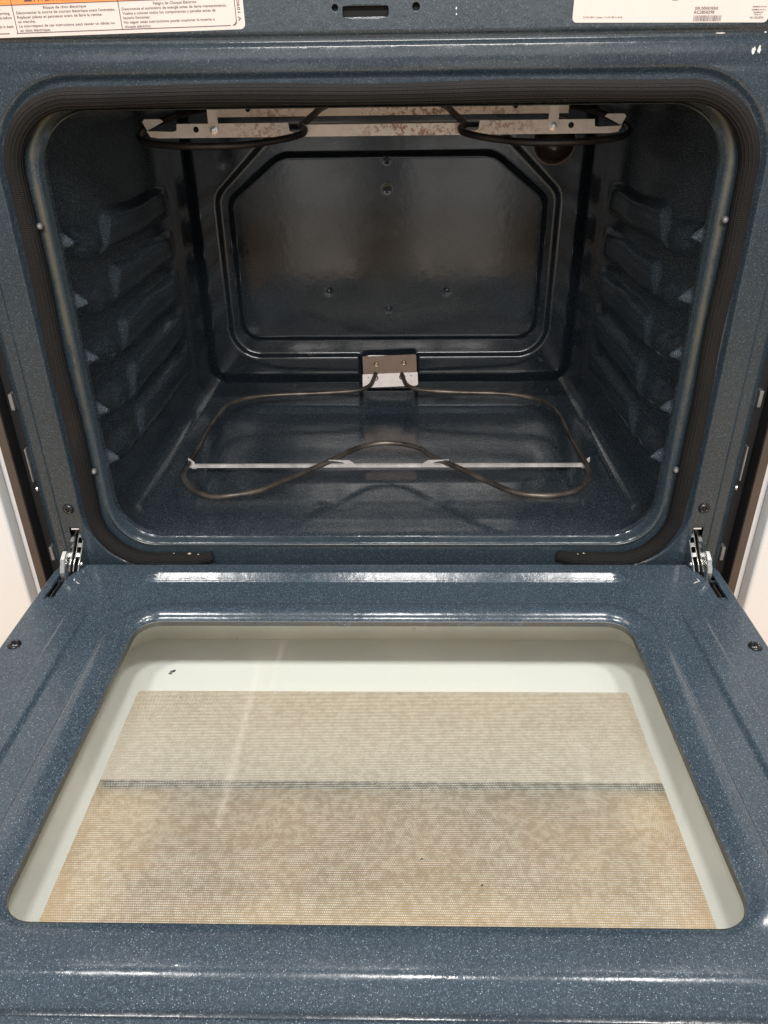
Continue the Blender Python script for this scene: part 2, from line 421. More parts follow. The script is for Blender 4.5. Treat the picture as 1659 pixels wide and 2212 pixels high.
# ---------- front frame ----------
OW, OZ0, OZ1 = .304, .022, .458          # oven opening
OC, OH = (OZ0+OZ1)/2, (OZ1-OZ0)/2
GW, GZ0, GZ1 = .3235, .001, .4690        # gasket path
GC, GH = (GZ0+GZ1)/2, (GZ1-GZ0)/2
def frame_depth(x, z):
    s = sd_rr(x, z, 0, OC, OW, OH, .05)
    y = .014*(1-sstep(-.001, .009, s))**1.6
    g = np.abs(sd_rr(x, z, 0, GC, GW, GH, .062))
    y += .0042*(1-sstep(.0120, .0175, g))
    ax = np.abs(x)
    y += .0035*sstep(.362, .370, ax)+.0065*np.clip((ax-.371)/.0145, 0, 1)**2-.0012*np.exp(-((ax-.341)/.004)**2)
    # upper rail: swelling band, then groove under the fascia
    y += -.0010*np.sin(np.clip((z-.484)/.022, 0, 1)*math.pi)*(1-sstep(.32, .35, ax))
    y += .0030*sstep(.5045, .5068, z)-.0030*sstep(.5110, .5133, z)
    y += .0008*sstep(.4835, .4865, z)*(z < .52) - .0008*sstep(.505, .507, z)*(z < .52)
    return y
rings = []
for s in np.linspace(0, .013, 14):
    rings.append(rr_loop(0, OC, OW+s, OH+s, .05+s))
inner = rings[-1]; outer = rr_loop(0, .285, .3855, .325, .003)
for t in np.linspace(0, 1, 96)[1:]: rings.append(inner*(1-t)+outer*t)
R_ = np.array(rings)
Yf = frame_depth(R_[..., 0], R_[..., 1])
P = np.stack([R_[..., 0], Yf, R_[..., 1]], -1)
ext = []
for dy, dx in ((.0006, .0008), (.002, .0016), (.005, .002), (.03, .002)):
    q = P[-1].copy(); q[:, 0] += np.sign(q[:, 0])*dx*(np.abs(q[:, 0]) > .38); q[:, 1] += dy; ext.append(q)
P = np.concatenate([P, np.array(ext)], 0)
me = gridmesh('front_frame', P, wrap=True)
st = me.attributes.new('stain', 'FLOAT', 'POINT')
s = sd_rr(P[..., 0], P[..., 2], 0, OC, OW, OH, .05).ravel(); zz = P[..., 2].ravel()
sv = (1-sstep(.008, .012, s))*(sstep(.0035, .0075, s)*.9+.12)*(.35+.65*sstep(.1, .3, zz))
sv = np.maximum(sv, .45*(zz > .44)*(1-sstep(.012, .014, s)))
st.data.foreach_set('value', sv.astype(np.float32))
cut(me, rect(-.0275, .010, .5235, .5312, .0015), (0, 2))
cut(me, circ(-.0335, .5302, .0026), (0, 2)); cut(me, circ(.0322, .5302, .0031), (0, 2))
for sx in (-1, 1):
    a, b = sorted((sx*.3455, sx*.3575)); cut(me, rect(a, b, -.02, .0405), (0, 2), .002)
    cut(me, circ(sx*.3526, .0655, .0055), (0, 2), .004)
part('front_frame', me, M_FRAME)
bbox('rear_recess', (-.045, .006, .515), (.045, .04, .54), M_HOLE, oven, 0, OFF)
for sx in (-1, 1):
    a, b = sorted((sx*.340, sx*.362)); bm_ = bmesh.new()
    V, F = box_vf((a, .0045, -.05), (b, .05, .05)); vs = [bm_.verts.new(v) for v in V]
    for k, f in enumerate(F):
        if k != 2: bm_.faces.new([vs[i] for i in f])
    m_ = bpy.data.meshes.new('hinge_pocket'); bm_.to_mesh(m_); bm_.free(); part('hinge_pocket', m_, M_HOLE)
    a, b = sorted((sx*.3475, sx*.3565)); bbox('hinge_catch', (a, .003, .0365), (b, .022, .0395), M_GALV2, oven, .0006, OFF)

# ---------- gasket ----------
gl = rr_loop(0, GC, GW, GH, .062, nc=26, nx=150, ny=110)
# open it at the bottom: keep from (x=.2) round to (x=-.2)
k0 = np.argmin(np.abs(gl[:150, 0]-.20)); k1 = np.argmin(np.abs(gl[:150, 0]+.20))
gp = np.concatenate([gl[k0:], gl[:k1+1]])
tt = np.linspace(0, 1, len(gp))
gy = -.0045+.0008*np.sin(tt*37)+.0006*np.sin(tt*91+1)
gx = gp[:, 0]+.0007*np.sin(tt*53); gz = gp[:, 1]+.0007*np.sin(tt*43+2)
path = np.stack([gx, gy, gz], -1)
path[:6, 1] += np.linspace(.007, 0, 6); path[-6:, 1] += np.linspace(0, .007, 6)
gm = tube_mesh('door_gasket', path, .0080, nv=64, uv=True, ridges=16, jitter=lambda t: 1+.03*np.sin(t*60)-.18*(1-sstep(0, .02, t))-.18*sstep(.98, 1, t))
part('door_gasket', gm, M_GASKET)
def lathe(name, prof, n=24):
    """profile (r, h) spun round local Z"""
    prof = np.array(prof); a = np.linspace(0, 2*math.pi, n, endpoint=False)
    P = np.stack([prof[:, 0][:, None]*np.cos(a), prof[:, 0][:, None]*np.sin(a), np.repeat(prof[:, 1][:, None], n, 1)], -1)
    return gridmesh(name, P, wrap=True)
riv = lathe('gasket_clip', [(0, .0028), (.0012, .0026), (.0022, .0018), (.0028, .0004), (.003, -.003)])
for sx in (-1, 1):
    for z in (.365, .113):
        o = part('gasket_clip', riv, M_CLIP, loc=(sx*.3130, -.0028, z)); o.rotation_euler = (math.radians(90), 0, math.radians(-sx*20))

for (x, z, l) in ((-.222, .0105, .0022), (-.212, .0095, .0012), (-.240, .011, .0010), (.226, .0110, .0014), (.2195, .0100, .0010)):
    n = 8; Pc = [(l*(1+.4*math.sin(k*2.3+x*90))*math.cos(2*math.pi*k/n), 0, l*.5*(1+.5*math.cos(k*3.1))*math.sin(2*math.pi*k/n)) for k in range(n)]
    V = Pc+[(p[0]*.5, -l*.5, p[2]*.5) for p in Pc]
    F = [tuple(range(n, 2*n))]+[(k, (k+1) % n, n+(k+1) % n, n+k) for k in range(n)]
    part('gasket_crumb', mesh('gasket_crumb', V, F), M_CRUMB, loc=(x, -.0065, z))

# ---------- screws ----------
def screw_mesh(name, r, h, cross=True, n=40, slot=.18, quad=False):
    k = 14; V = []; rad = np.concatenate([np.linspace(0, 1, k)**.8*r, [r*1.0]])
    a = np.linspace(0, 2*math.pi, n, endpoint=False)
    X = rad[:, None]*np.cos(a); Y = rad[:, None]*np.sin(a)
    Z = h*np.sqrt(np.clip(1-(rad/r*.97)**2, 0, 1))[:, None]+0*X
    c = np.minimum(np.abs(X), np.abs(Y)) if not quad else np.maximum(np.abs(X), np.abs(Y))*.6
    arm = (np.hypot(X, Y) < r*.58)
    Z -= h*.75*(1-sstep(r*slot*.6, r*slot, c))*arm
    Z[-1] = -h*.6
    return gridmesh(name, np.stack([X, Y, Z], -1), wrap=True)
sc = screw_mesh('frame_screw', .0062, .0032)
for sx in (-1, 1):
    o = part('frame_screw', sc, M_SCREWB, loc=(sx*.3526, -.0002, .0655)); o.rotation_euler = (math.radians(90), .5*sx, 0)

# ---------- liner ----------
BK = .475
def guide(Y, Z):
    h = np.zeros_like(Y)
    rear_end = 1-sstep(.385, .455, Y)
    for k, zk in enumerate((.350, .292, .235, .177, .120)):
        # wedge pressed in at the mouth, its ridge running down and back
        t = np.clip((Y-.022)/.15, 0, 1); zc = zk-.004-.030*t
        d = Z-zc; up = (.012, .015, .013, .014, .016)[k]+.018*t; dnw = .0065+.004*t
        prof = np.where(d > 0, np.clip(1-d/up, 0, 1), np.clip(1+d/dnw, 0, 1))
        prof = prof*prof*(3-2*prof)*.75+prof*.25
        amp = ((.0125, .014, .0135, .013, .014)[k]-.006*t)*sstep(.018, .025, Y)*(1-sstep(.155, .175, Y))
        h = np.maximum(h, amp*prof)
        # proud rounded ridge behind it, one per shelf, broad groove between
        zc2 = zk-.016+.0015*np.sin(Y*40+k*1.7)
        band = np.exp(-(np.abs(Z-zc2)/.0185)**7)*(.82+.18*np.clip((zk+.002-Z)/.036, 0, 1))
        yf = .158-.026*np.clip((zk-.014-Z)/.022, -1, 1)
        h = np.maximum(h, .0125*band*sstep(yf-.012, yf+.004, Y)*rear_end)
        # swelling half way along, where ridge and wedge meet
        q = ((Y-.100-.9*(zk-Z-.018))/.044)**2+((Z-zk+.018)/.019)**2
        h = np.maximum(h, .0120*np.clip(1-q, 0, 1)**.7)
    return h
ys = np.concatenate([np.linspace(.012, .06, 22), np.linspace(.063, BK, 130)])
N = 0; Pl = []
for y in ys:
    w = OW+.003*sstep(.014, .04, y)+.012*sstep(.02, .05, y); 
    lp = rr_loop(0, OC+.004*sstep(.02, .06, y), w, OH+.001+.006*sstep(.02, .06, y), .05-.024*sstep(.02, .09, y), nc=14, nx=80, ny=130)
    Pl.append(np.stack([lp[:, 0], np.full(len(lp), y), lp[:, 1]], -1))
P = np.array(Pl)
X, Y, Z = P[..., 0], P[..., 1], P[..., 2]
side = sstep(.285, .300, np.abs(X))*(Z > .05)*(Z < .43)
P[..., 0] -= np.sign(X)*guide(Y, Z)*side*(1-.5*(Z > .42))
fl = (1-sstep(.02, .026, Z))*1.0
ax = np.abs(X); chf = np.maximum(0, (ax-.17)*.55)
dn = sstep(.148+chf*.5, .205+chf, Y)*(1-sstep(.40, .435, Y))*(1-sstep(.185, .262, ax))
P[..., 2] -= .0050*dn*(Z < .04)
P[..., 2] += .0007*np.sin(X*9)*np.sin(Y*11)*(Z < .04)
part('oven_liner', gridmesh('oven_liner', P, wrap=True, flip=True), M_CAV)

# ---------- back panel ----------
def octsd(x, z, hw, z0, z1, cx, cz, r=.03):
    """convex: |x|<hw, z0<z<z1, chamfer through (cx,z1) and (hw,cz)"""
    ax = np.abs(x); n = np.array([z1-cz, hw-cx]); n = n/np.linalg.norm(n)
    d3 = (ax-hw)*n[0]+(z-cz)*n[1]
    d = np.maximum(sd_rr(x, z, 0, (z0+z1)/2, hw, (z1-z0)/2, r), d3)
    k = .010; a, b = sd_rr(x, z, 0, (z0+z1)/2, hw, (z1-z0)/2, r), d3
    h = np.clip(k-np.abs(a-b), 0, None)/k
    return np.maximum(a, b)+h*h*k*.25
xs = np.linspace(-.323, .323, 254); zs = np.linspace(.008, .476, 190)
X, Z = np.meshgrid(xs, zs, indexing='ij')
so = octsd(X, Z, .252, .092, .425, .155, .335, .045); si = octsd(X, Z, .233, .120, .389, .155, .329, .028)
h = .007*sstep(-.003, .003, so)+.007*(1-sstep(-.003, .003, si))
edge = sd_rr(X, Z, 0, .30, .293, .252, .030)
h = h*(1-sstep(-.013, .003, edge))-.003*sstep(-.002, .004, edge)
gap = (1-sstep(.043, .049, np.abs(X)))*(1-sstep(.094, .099, Z))
h = h*(1-gap)+gap*(.0035*(1-sstep(-.002, .002, sd_rr(X, Z, 0, .06, .038, .028, .004))))
h = h*(1-.35*(1-sstep(.052, .066, Z)))
for (sx, sz) in ((0, .382), (0, .342), (-.092, .195), (.092, .195), (.001, .167)):
    d = np.hypot(X-sx, Z-sz); h -= .0012*(1-sstep(.003, .0075, d))
P = np.stack([X, BK-.004-h, Z], -1)
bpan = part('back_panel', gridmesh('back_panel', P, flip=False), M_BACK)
bs = screw_mesh('panel_screw', .0032, .0012)
for (sx, sz) in ((0, .382), (0, .342), (-.092, .195), (.092, .195), (.001, .167)):
    o = part('panel_screw', bs, M_BACK, loc=(sx, BK-.0102, sz)); o.rotation_euler = (math.radians(90), 0, 0)

# ---------- oven lamp ----------
lp = lathe('lamp_cover', [(0, .030), (.008, .0292), (.016, .026), (.022, .020), (.026, .012), (.0275, .004), (.029, .002), (.029, 0)], 32)
lamp = part('oven_lamp', lp, M_LAMP, loc=(.238, BK-.009, .403)); lamp.rotation_euler = (math.radians(90), 0, 0)
o = mobj('lamp_ring', lathe('lamp_ring', [(.029, .0005), (.0295, .0022), (.0312, .0026), (.0322, .001), (.0322, -.002)], 32), M_BRONZE, lamp)

# ---------- bake element ----------
bake = bpy.data.objects.new('bake_element', None); link(bake, oven); bake.location = Vector((0, .15, .02))-BASE
def bpart(nm, me, mat, loc=(0,0,0)): return mobj(nm, me, mat, bake, Vector(loc)-Vector((0, .15, .02)))
half = [(.022,.452,.066),(.0245,.441,.060),(.031,.428,.053),(.052,.416,.0505),(.105,.407,.050),(.180,.397,.050),(.222,.381,.050),(.244,.352,.050),(.2515,.310,.050),(.2535,.250,.050),(.254,.190,.050),(.2565,.137,.050),(.2490,.103,.050),(.231,.075,.050),(.206,.061,.050),(.180,.058,.050),(.153,.070,.050),(.123,.100,.050),(.091,.137,.050),(.062,.163,.051),(.047,.184,.052),(.026,.202,.052),(0,.209,.052)]
full = [(-x, y, z) for x, y, z in half]+[(x, y, z) for x, y, z in reversed(half[:-1])]
rj = rng.randn(len(full), 3)*.0007; full = np.array(full)+rj
bpart('heating_tube', tube_mesh('heating_tube', catmull(full, 8), .0034, nv=14), M_TUBE)
# support bar: thin angle strip with two hooked clips and end tabs
bbox('support_bar', (-.256, -.0012, .0), (.262, .0006, .0040), M_BAR, bake, .0003, Vector((0, .151, .0430))-Vector((0, .15, .02)))
bbox('bar_flange', (-.252, 0, 0), (.258, .0022, .0006), M_BAR, bake, .0002, Vector((0, .1517, .0468))-Vector((0, .15, .02)))
def extrude_poly(name, poly, axis, t, bev=.0003):
    """poly in the plane normal to axis, centred thickness t"""
    bm = bmesh.new(); o2 = [i for i in range(3) if i != axis]
    def mk(s):
        out = []
        for p in poly:
            c = [0, 0, 0]; c[o2[0]], c[o2[1]] = p; c[axis] = s*t/2; out.append(bm.verts.new(c))
        return out
    a, b = mk(-1), mk(1)
    bm.faces.new(a); bm.faces.new(b[::-1]); n = len(poly)
    for i in range(n): bm.faces.new((a[i], b[i], b[(i+1) % n], a[(i+1) % n]))
    bmesh.ops.recalc_face_normals(bm, faces=bm.faces)
    if bev: bmesh.ops.bevel(bm, geom=[e for e in bm.edges if e.calc_face_angle(0) > .5], offset=bev, segments=1, affect='EDGES')
    me = bpy.data.meshes.new(name); bm.to_mesh(me); bm.free(); return me
clip_poly = [(-.018, -.008), (-.020, -.003), (-.017, .000), (-.0065, .002), (-.003, .004), (-.0055, .0062), (.010, .0062), (.0125, .0082), (.0125, .0092), (-.022, .0092)]
clip_poly = [(-.018,0),(-.0165,.0035),(-.0135,.0072),(-.0085,.0100),(.0180,.0108),(.0180,.0094),(.0045,.0082),(.0000,.0070),(-.0022,.0052),(-.0005,.0036),(.0060,.0030),(.0085,.0010),(.0085,0)]
for sx in (-1, 1):
    pl = [(sx*x, z) for x, z in clip_poly]
    bpart('support_clip', extrude_poly('support_clip', pl, 1, .0012), M_BAR, (sx*.0595+.004, .1490, .0440))
    tab = [(0, 0), (sx*.006, 0), (sx*.010, .010), (sx*.0095, .016), (sx*.002, .010)]
    bpart('end_tab', extrude_poly('end_tab', tab, 1, .001), M_BAR, (sx*.250+.003, .1535, .040))
# terminal plate: an upright brown flange and a bright foot sloping forward
ro = math.radians(-2.2)
pu = extrude_poly('terminal_plate', [(-.0435,.0655),(.0435,.0655),(.0435,.0935),(.0415,.0955),(-.0435,.0955)], 1, .0010, .0002)
for v in pu.vertices: v.co.z -= .0655
o = bpart('terminal_plate', pu, M_BRONZE, (.0025, .4540, .0655)); o.rotation_euler = (0, ro, 0)
pf = extrude_poly('plate_foot', [(-.0448,0),(.0448,0),(.0448,-.023),(.0425,-.0252),(-.0425,-.0252),(-.0448,-.023)], 1, .0010, .0002)
pf2 = bpart('plate_foot', pf, M_GALV2, (.0025, .4536, .0655)); pf2.rotation_euler = Matrix.Rotation(ro, 3, 'Y').to_euler()
pf2.rotation_euler = (Matrix.Rotation(ro, 3, 'Y') @ Matrix.Rotation(math.radians(-52), 3, 'X')).to_euler()
ts = screw_mesh('terminal_screw', .0042, .0028, slot=.3)
M_BRASS = simple('worn_brass_screw', (.42, .34, .24), .28, 1., 200, .2)
for x in (-.021, .0235):
    o = bpart('terminal_screw', ts, M_BRASS, (x+.0015, .4532, .082+x*.04)); o.rotation_euler = (math.radians(90), .3, 0)
for x in (-.033, .037):
    o = bpart('plate_rivet', lathe('plate_rivet', [(0, .0012), (.0008, .001), (.0014, .0002), (.0015, -.001)], 12), M_STEEL, (x, .4485, .0615+x*.04)); o.rotation_euler = (math.radians(50), 0, 0)
for x in (-.0215, .0225):
    o = bpart('terminal_collar', lathe('terminal_collar', [(.0034, .001), (.0046, .0012), (.0052, .0002), (.0052, -.001)], 20), M_HOLE, (x, .4465, .0605+x*.04)); o.rotation_euler = (math.radians(50), 0, 0)

# ---------- broil element ----------
broil = bpy.data.objects.new('broil_element', None); link(broil, oven); broil.location = Vector((0, .2, .46))-BASE
def upart(nm, me, mat, loc=(0,0,0)): return mobj(nm, me, mat, broil, Vector(loc)-Vector((0, .2, .46)))
hb = [(.060,.46,.462),(.185,.42,.456),(.232,.33,.4500),(.252,.265,.444),(.2655,.215,.4355),(.2650,.180,.4285),(.243,.150,.4240),(.200,.132,.4220),(.152,.132,.4222),(.124,.148,.4240),(.101,.165,.4268),(.0875,.180,.4300),(.0850,.191,.4330),(.0880,.1990,.4350),(.0905,.2045,.4365),(.0890,.214,.4385),(.082,.245,.4450),(.070,.30,.4540),(.040,.40,.459),(0,.41,.460)]
fullb = [(-x, y, z) for x, y, z in hb]+[(x, y, z) for x, y, z in reversed(hb[:-1])]
upart('heating_tube', tube_mesh('heating_tube', catmull(fullb, 9), .0036, nv=14), M_TUBE2)
def strip(nm, poly, Y, mat, loc0=(0,0)):
    return upart(nm, extrude_poly(nm, poly, 1, .0012, .0002), mat, (0, Y, 0))
z0, z1 = .4262, .4402
fp = [(-.262,.4335),(-.2585,.4275),(-.249,z0),(.249,z0),(.2585,.4275),(.262,.4335),(.2365,.4325),(.2325,.4335),(.2315,z1),(.1065,z1),(.1055,.4320),(.1035,.4305),(.0935,.4305),(.0905,.4325),(.0895,z1-.0022),(-.0860,z1-.0022),(-.0870,.4325),(-.0900,.4305),(-.1000,.4305),(-.1030,.4320),(-.1040,z1),(-.2275,z1),(-.2285,.4335),(-.2335,.4325)]
upart('front_bracket', extrude_poly('front_bracket', fp, 1, .0012, 0), M_GALV, (0, .2005, 0))
for sx in (-1, 1):
    tb = [(sx*.262,.4335),(sx*.2665,.4425),(sx*.2640,.4450),(sx*.2460,.4450),(sx*.243,.4425),(sx*.2520,.4385)]
    upart('bracket_tip', extrude_poly('bracket_tip', tb, 1, .001, 0), M_GALV2, (0, .2045, 0))
    bbox('hanger_strap', (-.0055, -.001, .4262), (.0055, .0, .470), M_GALV2, broil, .0003, Vector((sx*.1865+.0, .1987, 0))-Vector((0, .2, .46)))
    nut = lathe('strap_nut', [(0, .0030), (.0018, .003), (.0030, .0028), (.0033, .0020), (.0033, .0008), (.0046, .0006), (.0046, -.0005)], 6)
    nut.polygons.foreach_set('use_smooth', [False]*len(nut.polygons))
    o = upart('strap_nut', nut, M_STEEL, (sx*.1865, .1977, .4338)); o.rotation_euler = (math.radians(90), .2, 0)
    o = upart('bracket_hole', lathe('bracket_hole', [(0, .0003), (.0030, .0003), (.0031, -.0002)], 20), M_HOLE, (sx*.2065, .1998, .4345)); o.rotation_euler = (math.radians(90), 0, 0)
bbox('rear_bracket', (-.215, 0, .4432), (.222, .0012, .462), M_GALV, broil, .0003, Vector((0, .30, 0))-Vector((0, .2, .46)))
for x, z in ((-.165, .4515), (.158, .4520)):
    o = upart('bracket_hole', lathe('bracket_hole', [(0, .0003), (.0030, .0003), (.0031, -.0002)], 20), M_HOLE, (x, .2995, z)); o.rotation_euler = (math.radians(90), 0, 0)
bbox('top_plate', (-.24, 0, 0), (.24, .1, .001), M_GALV2, broil, .0002, Vector((0, .2, .466))-Vector((0, .2, .46)))

# ---------- door ----------
door = bpy.data.objects.new('oven_door', None); link(door, oven); door.location = Vector((0, -.01, -.02))-BASE
DO = -Vector((0, -.01, -.02))
def dpart(nm, me, mat, loc=None, label=None): return mobj(nm, me, mat, door, DO if loc is None else Vector(loc)+DO, label)
HC, HH, HW = (-.117-.4376)/2, (.4376-.117)/2, .2487
def door_h(x, y):
    s = sd_rr(x, y, 0, HC, HW, HH, .024)
    h = -.0016*(1-sstep(.0, .006, s))
    h += .0042*np.clip(1-((s-.0175)/.0125)**2, 0, 1)**.85*(1-.86*sstep(.425, .440, -y))
    c = sd_rr(x, y, 0, -.0415, .2645, .0088, .0087)
    v = (y+.0415)/.0088; h += .0064*np.clip(np.minimum((v+1)/1.45, (1-v)/.55), 0, 1)**1.15*sstep(0, .004, -c)
    ax = np.abs(x)
    rib = sstep(.3045, .3080, ax)*(1-sstep(.3245, .3280, ax))
    h += .0036*rib*(1-sstep(-.125, -.085, y))
    h += -.0085*sstep(.4685, .4935, -y)+.0085*sstep(.4925, .4965, -y)
    return h
rings = [rr_loop(0, HC, HW+s, HH+s, .024+s) for s in np.linspace(0, .030, 24)]
oc, oh = (-.0135-.560)/2, (.560-.0135)/2
outer = rr_loop(0, oc, .3715, oh, .014)
for t in np.linspace(0, 1, 92)[1:]: rings.append(rings[23]*(1-t)+outer*t)
R_ = np.array(rings)
P = np.stack([R_[..., 0], R_[..., 1], door_h(R_[..., 0], R_[..., 1])], -1)
lo = []
for dz, ds in ((-.0055, -.0008), (-.001, -.0003)):
    q = P[0].copy(); q[:, 2] += dz; lo.append(q)
hi = []
for s, dz in ((.0009, -.0004), (.0018, -.0014), (.0024, -.003), (.0025, -.006), (.0025, -.034)):
    l2 = rr_loop(0, oc, .3715+s, oh+s, .014+s); q = P[-1].copy(); q[:, :2] = l2; q[:, 2] += dz; hi.append(q)
P = np.concatenate([np.array(lo), P, np.array(hi)], 0)
me = gridmesh('door_panel', P, wrap=True)
st = me.attributes.new('stain', 'FLOAT', 'POINT')
s = sd_rr(P[..., 0], P[..., 1], 0, HC, HW, HH, .024).ravel(); yy = P[..., 1].ravel(); xx = P[..., 0].ravel()
sv = (1-sstep(0, .0016, s))*.8+1.1*np.exp(-(((xx-.292)/.02)**2+((yy+.463)/.006)**2))
st.data.foreach_set('value', sv.astype(np.float32))
for sx in (-1, 1):
    a, b = sorted((sx*.3530, sx*.3635)); cut(me, rect(a, b, -.0760, -.0400), (0, 1), .003)
    cut(me, [(sx*x, y) for x, y in ((.3635, -.034), (.360, -.008), (.340, -.008), (.3530, -.0405), (.3635, -.0405))], (0, 1), .003)
dpn = dpart('door_panel', me, M_DOOR)
# inner glass, white shaft, printed glass, outer skin
def ringplane(nm, lo, hi, z):
    V = [(-lo, 0, z)]
    return V
def slab(nm, hw, y0, y1, z, mat, t=.003, label=None):
    r = rr_loop(0, (y0+y1)/2, hw, (y1-y0)/2, .02, nc=8, nx=2, ny=2)
    V = [(x, y, z) for x, y in r]+[(x, y, z-t) for x, y in r]; n = len(r)
    return V, n
def plane(nm, hw, y0, y1, z, mat, label=None):
    me = mesh(nm, [(-hw, y0, z), (hw, y0, z), (hw, y1, z), (-hw, y1, z)], [(0, 1, 2, 3)], False)
    return dpart(nm, me, mat, label=label)
plane('inner_glass', HW+.02, -.4376-.02, -.117+.02, -.007, M_GLASS)
plane('printed_glass', HW+.034, -.4376-.02, -.117+.040, -.055, M_FRIT)
lA = rr_loop(0, HC+.010, HW+.032, HH+.028, .04); 
P = np.array([np.concatenate([lA, np.full((len(lA), 1), z)], 1) for z in (-.008, -.03, -.0565)])
dpart('window_shaft', gridmesh('window_shaft', P, wrap=True, flip=True), M_INNERW)
lB = rr_loop(0, HC, .262, .150, .02); lC = rr_loop(0, oc, .3735, oh, .014)
P = np.array([np.concatenate([l, np.full((len(l), 1), z)], 1) for l, z in ((lB, -.062), (lB, -.074), (lC, -.074), (lC, -.036))])
dpart('door_skin', gridmesh('door_skin', P, wrap=True), M_WHITE)
# debris on the inner glass
for (x, y, a, l) in ((-.197, -.188, .9, .0042), (-.180, -.222, .2, .0012), (.033, -.121, .1, .0016), (.075, -.405, .3, .0012), (-.145, -.137, 0, .0009), (.034, -.385, .2, .0015)):
    n = 9; P = [(l*(1+.4*math.sin(k*2.3))*math.cos(2*math.pi*k/n), l*.42*(1+.5*math.cos(k*3.1))*math.sin(2*math.pi*k/n), 0) for k in range(n)]
    V = P+[(p[0]*.5, p[1]*.5, l*.25) for p in P]
    F = [tuple(range(n, 2*n))]+[(k, (k+1) % n, n+(k+1) % n, n+k) for k in range(n)]
    o = dpart('crumb', mesh('crumb', V, F), M_SCREWB, (x, y, -.0068)); o.rotation_euler = (0, 0, a)
sc2 = screw_mesh('door_screw', .0066, .0036)
for sx in (-1, 1):
    o = dpart('door_screw', sc2, M_SCREWB, (sx*.3601, -.1566, .0)); o.rotation_euler = (0, 0, .4*sx)
# hinge arms
for sx in (-1, 1):
    X0 = sx*.3535
    # outer wavy claw plate
    fr = [(.030, .034), (.012, .0330), (.003, .0300), (-.006, .0262), (-.012, .0258), (-.020, .0262), (-.027, .0265), (-.0335, .0235), (-.037, .0215), (-.0385, .0175), (-.0415, .0150), (-.0440, .0090), (-.0450, .0020), (-.0445, -.010), (-.0480, -.026), (-.030, -.026), (-.030, -.006), (-.022, .004), (-.010, .008), (.006, .012), (.030, .014)]
    hm = extrude_poly('hinge_arm', fr, 0, .0052, .0006)
    arm = mobj('hinge_arm', hm, M_STEEL, door, Vector((X0+sx*.0012, 0, 0))+DO)
    inn = [(.030, .0355), (.016, .0340), (.008, .0320), (.004, .0290), (-.002, .0235), (-.010, .0165), (-.018, .0105), (-.024, .0070), (-.029, .0020), (-.030, -.004), (-.025, -.012), (.0, -.018), (.03, -.018)]
    hm2 = extrude_poly('hinge_link', inn, 0, .0013, .0003)
    mobj('hinge_link', hm2, M_STEEL, door, Vector((X0-sx*.0036, 0, 0))+DO)
    mobj('hinge_link', hm2, M_STEEL, door, Vector((X0-sx*.0092, 0, 0))+DO)
    for (yy_, zz_, an) in ((.004, .0285, 40), (-.004, .0205, 40), (-.013, .0130, 35)):
        rg = bbox('link_rung', (-.0030, -.0025, -.0006), (.0030, .0025, .0006), M_STEEL, door, .0003, Vector((X0-sx*.0064, yy_, zz_))+DO); rg.rotation_euler = (math.radians(an), 0, 0)
    rv = mobj('hinge_rivet', lathe('hinge_rivet', [(0, .0024), (.0015, .0022), (.0026, .0012), (.0030, 0)], 16), M_STEEL, door, Vector((X0-sx*.0100, -.018, .004))+DO)
    rv.rotation_euler = (0, math.radians(-90*sx), 0)
    lk = extrude_poly('hinge_plate', [(-.030, -.004), (-.074, -.004), (-.074, -.0045), (-.060, -.018), (-.030, -.02)], 0, .0012, 0)
    mobj('hinge_plate', lk, M_STEEL, door, Vector((sx*.3605, 0, 0))+DO)
    mobj('hinge_plate', lk, M_STEEL, door, Vector((sx*.3553, 0, 0))+DO)
    a, b = sorted((sx*.337, sx*.3665))
    bm_ = bmesh.new(); V, F = box_vf((a, -.080, -.033), (b, -.020, -.0045)); vs = [bm_.verts.new(v) for v in V]
    for k, f in enumerate(F):
        if k != 1: bm_.faces.new([vs[i] for i in f])
    m_ = bpy.data.meshes.new('hinge_well'); bm_.to_mesh(m_); bm_.free(); dpart('hinge_well', m_, M_HOLE)

# ---------- body sides, clips, drawer ----------
for sx in (-1, 1):
    a, b = sorted((sx*.377, sx*.402)); bbox('body_side', (a, .022, -.375), (b, .10, .60), M_BLACK, oven, .001, OFF)
    a, b = sorted((sx*.4006, sx*.4090)); bbox('side_channel', (a, .0032, -.374), (b, .0218, .60), M_BLACK, oven, 0, OFF)
    a, b = sorted((sx*.4000, sx*.4095)); bbox('side_trim', (a, -.001, -.096), (b, .003, .60), M_TRIM, oven, .0008, OFF)
    for z, hgt in ((.188, .009), (-.0005, .009)):
        a, b = sorted((sx*.3885, sx*.3925)); bbox('side_clip', (a, .010, z-hgt), (b, .021, z+hgt), M_CLIP, oven, .0008, OFF)
    a, b = sorted((sx*.3878, sx*.3895)); bbox('side_clip', (a, .008, .095), (b, .021, .135), M_CLIP, oven, .0004, OFF)
    o = part('side_screw', screw_mesh('side_screw', .0036, .0022), M_STEEL, loc=(sx*.391, .016, .083)); o.rotation_euler = (math.radians(90), 0, math.radians(sx*60))
bbox('body_plate', (-.376, .035, -.375), (.376, .05, -.03), M_BLACK, oven, .001, OFF)
dr = bbox('storage_drawer', (-.4095, -.004, -.366), (.4095, .034, -.10), M_DRAWER, oven, .004, OFF, 3)
bbox('drawer_gap_shade', (-.40, .003, -.387), (.40, .030, -.3665), M_BLACK, oven, 0, OFF)  # black strip painting in the shadow of the gap below the drawer
bbox('drawer_handle', (-.30, -.014, -.112), (.30, -.0045, -.104), M_DRAWER, dr, .002)

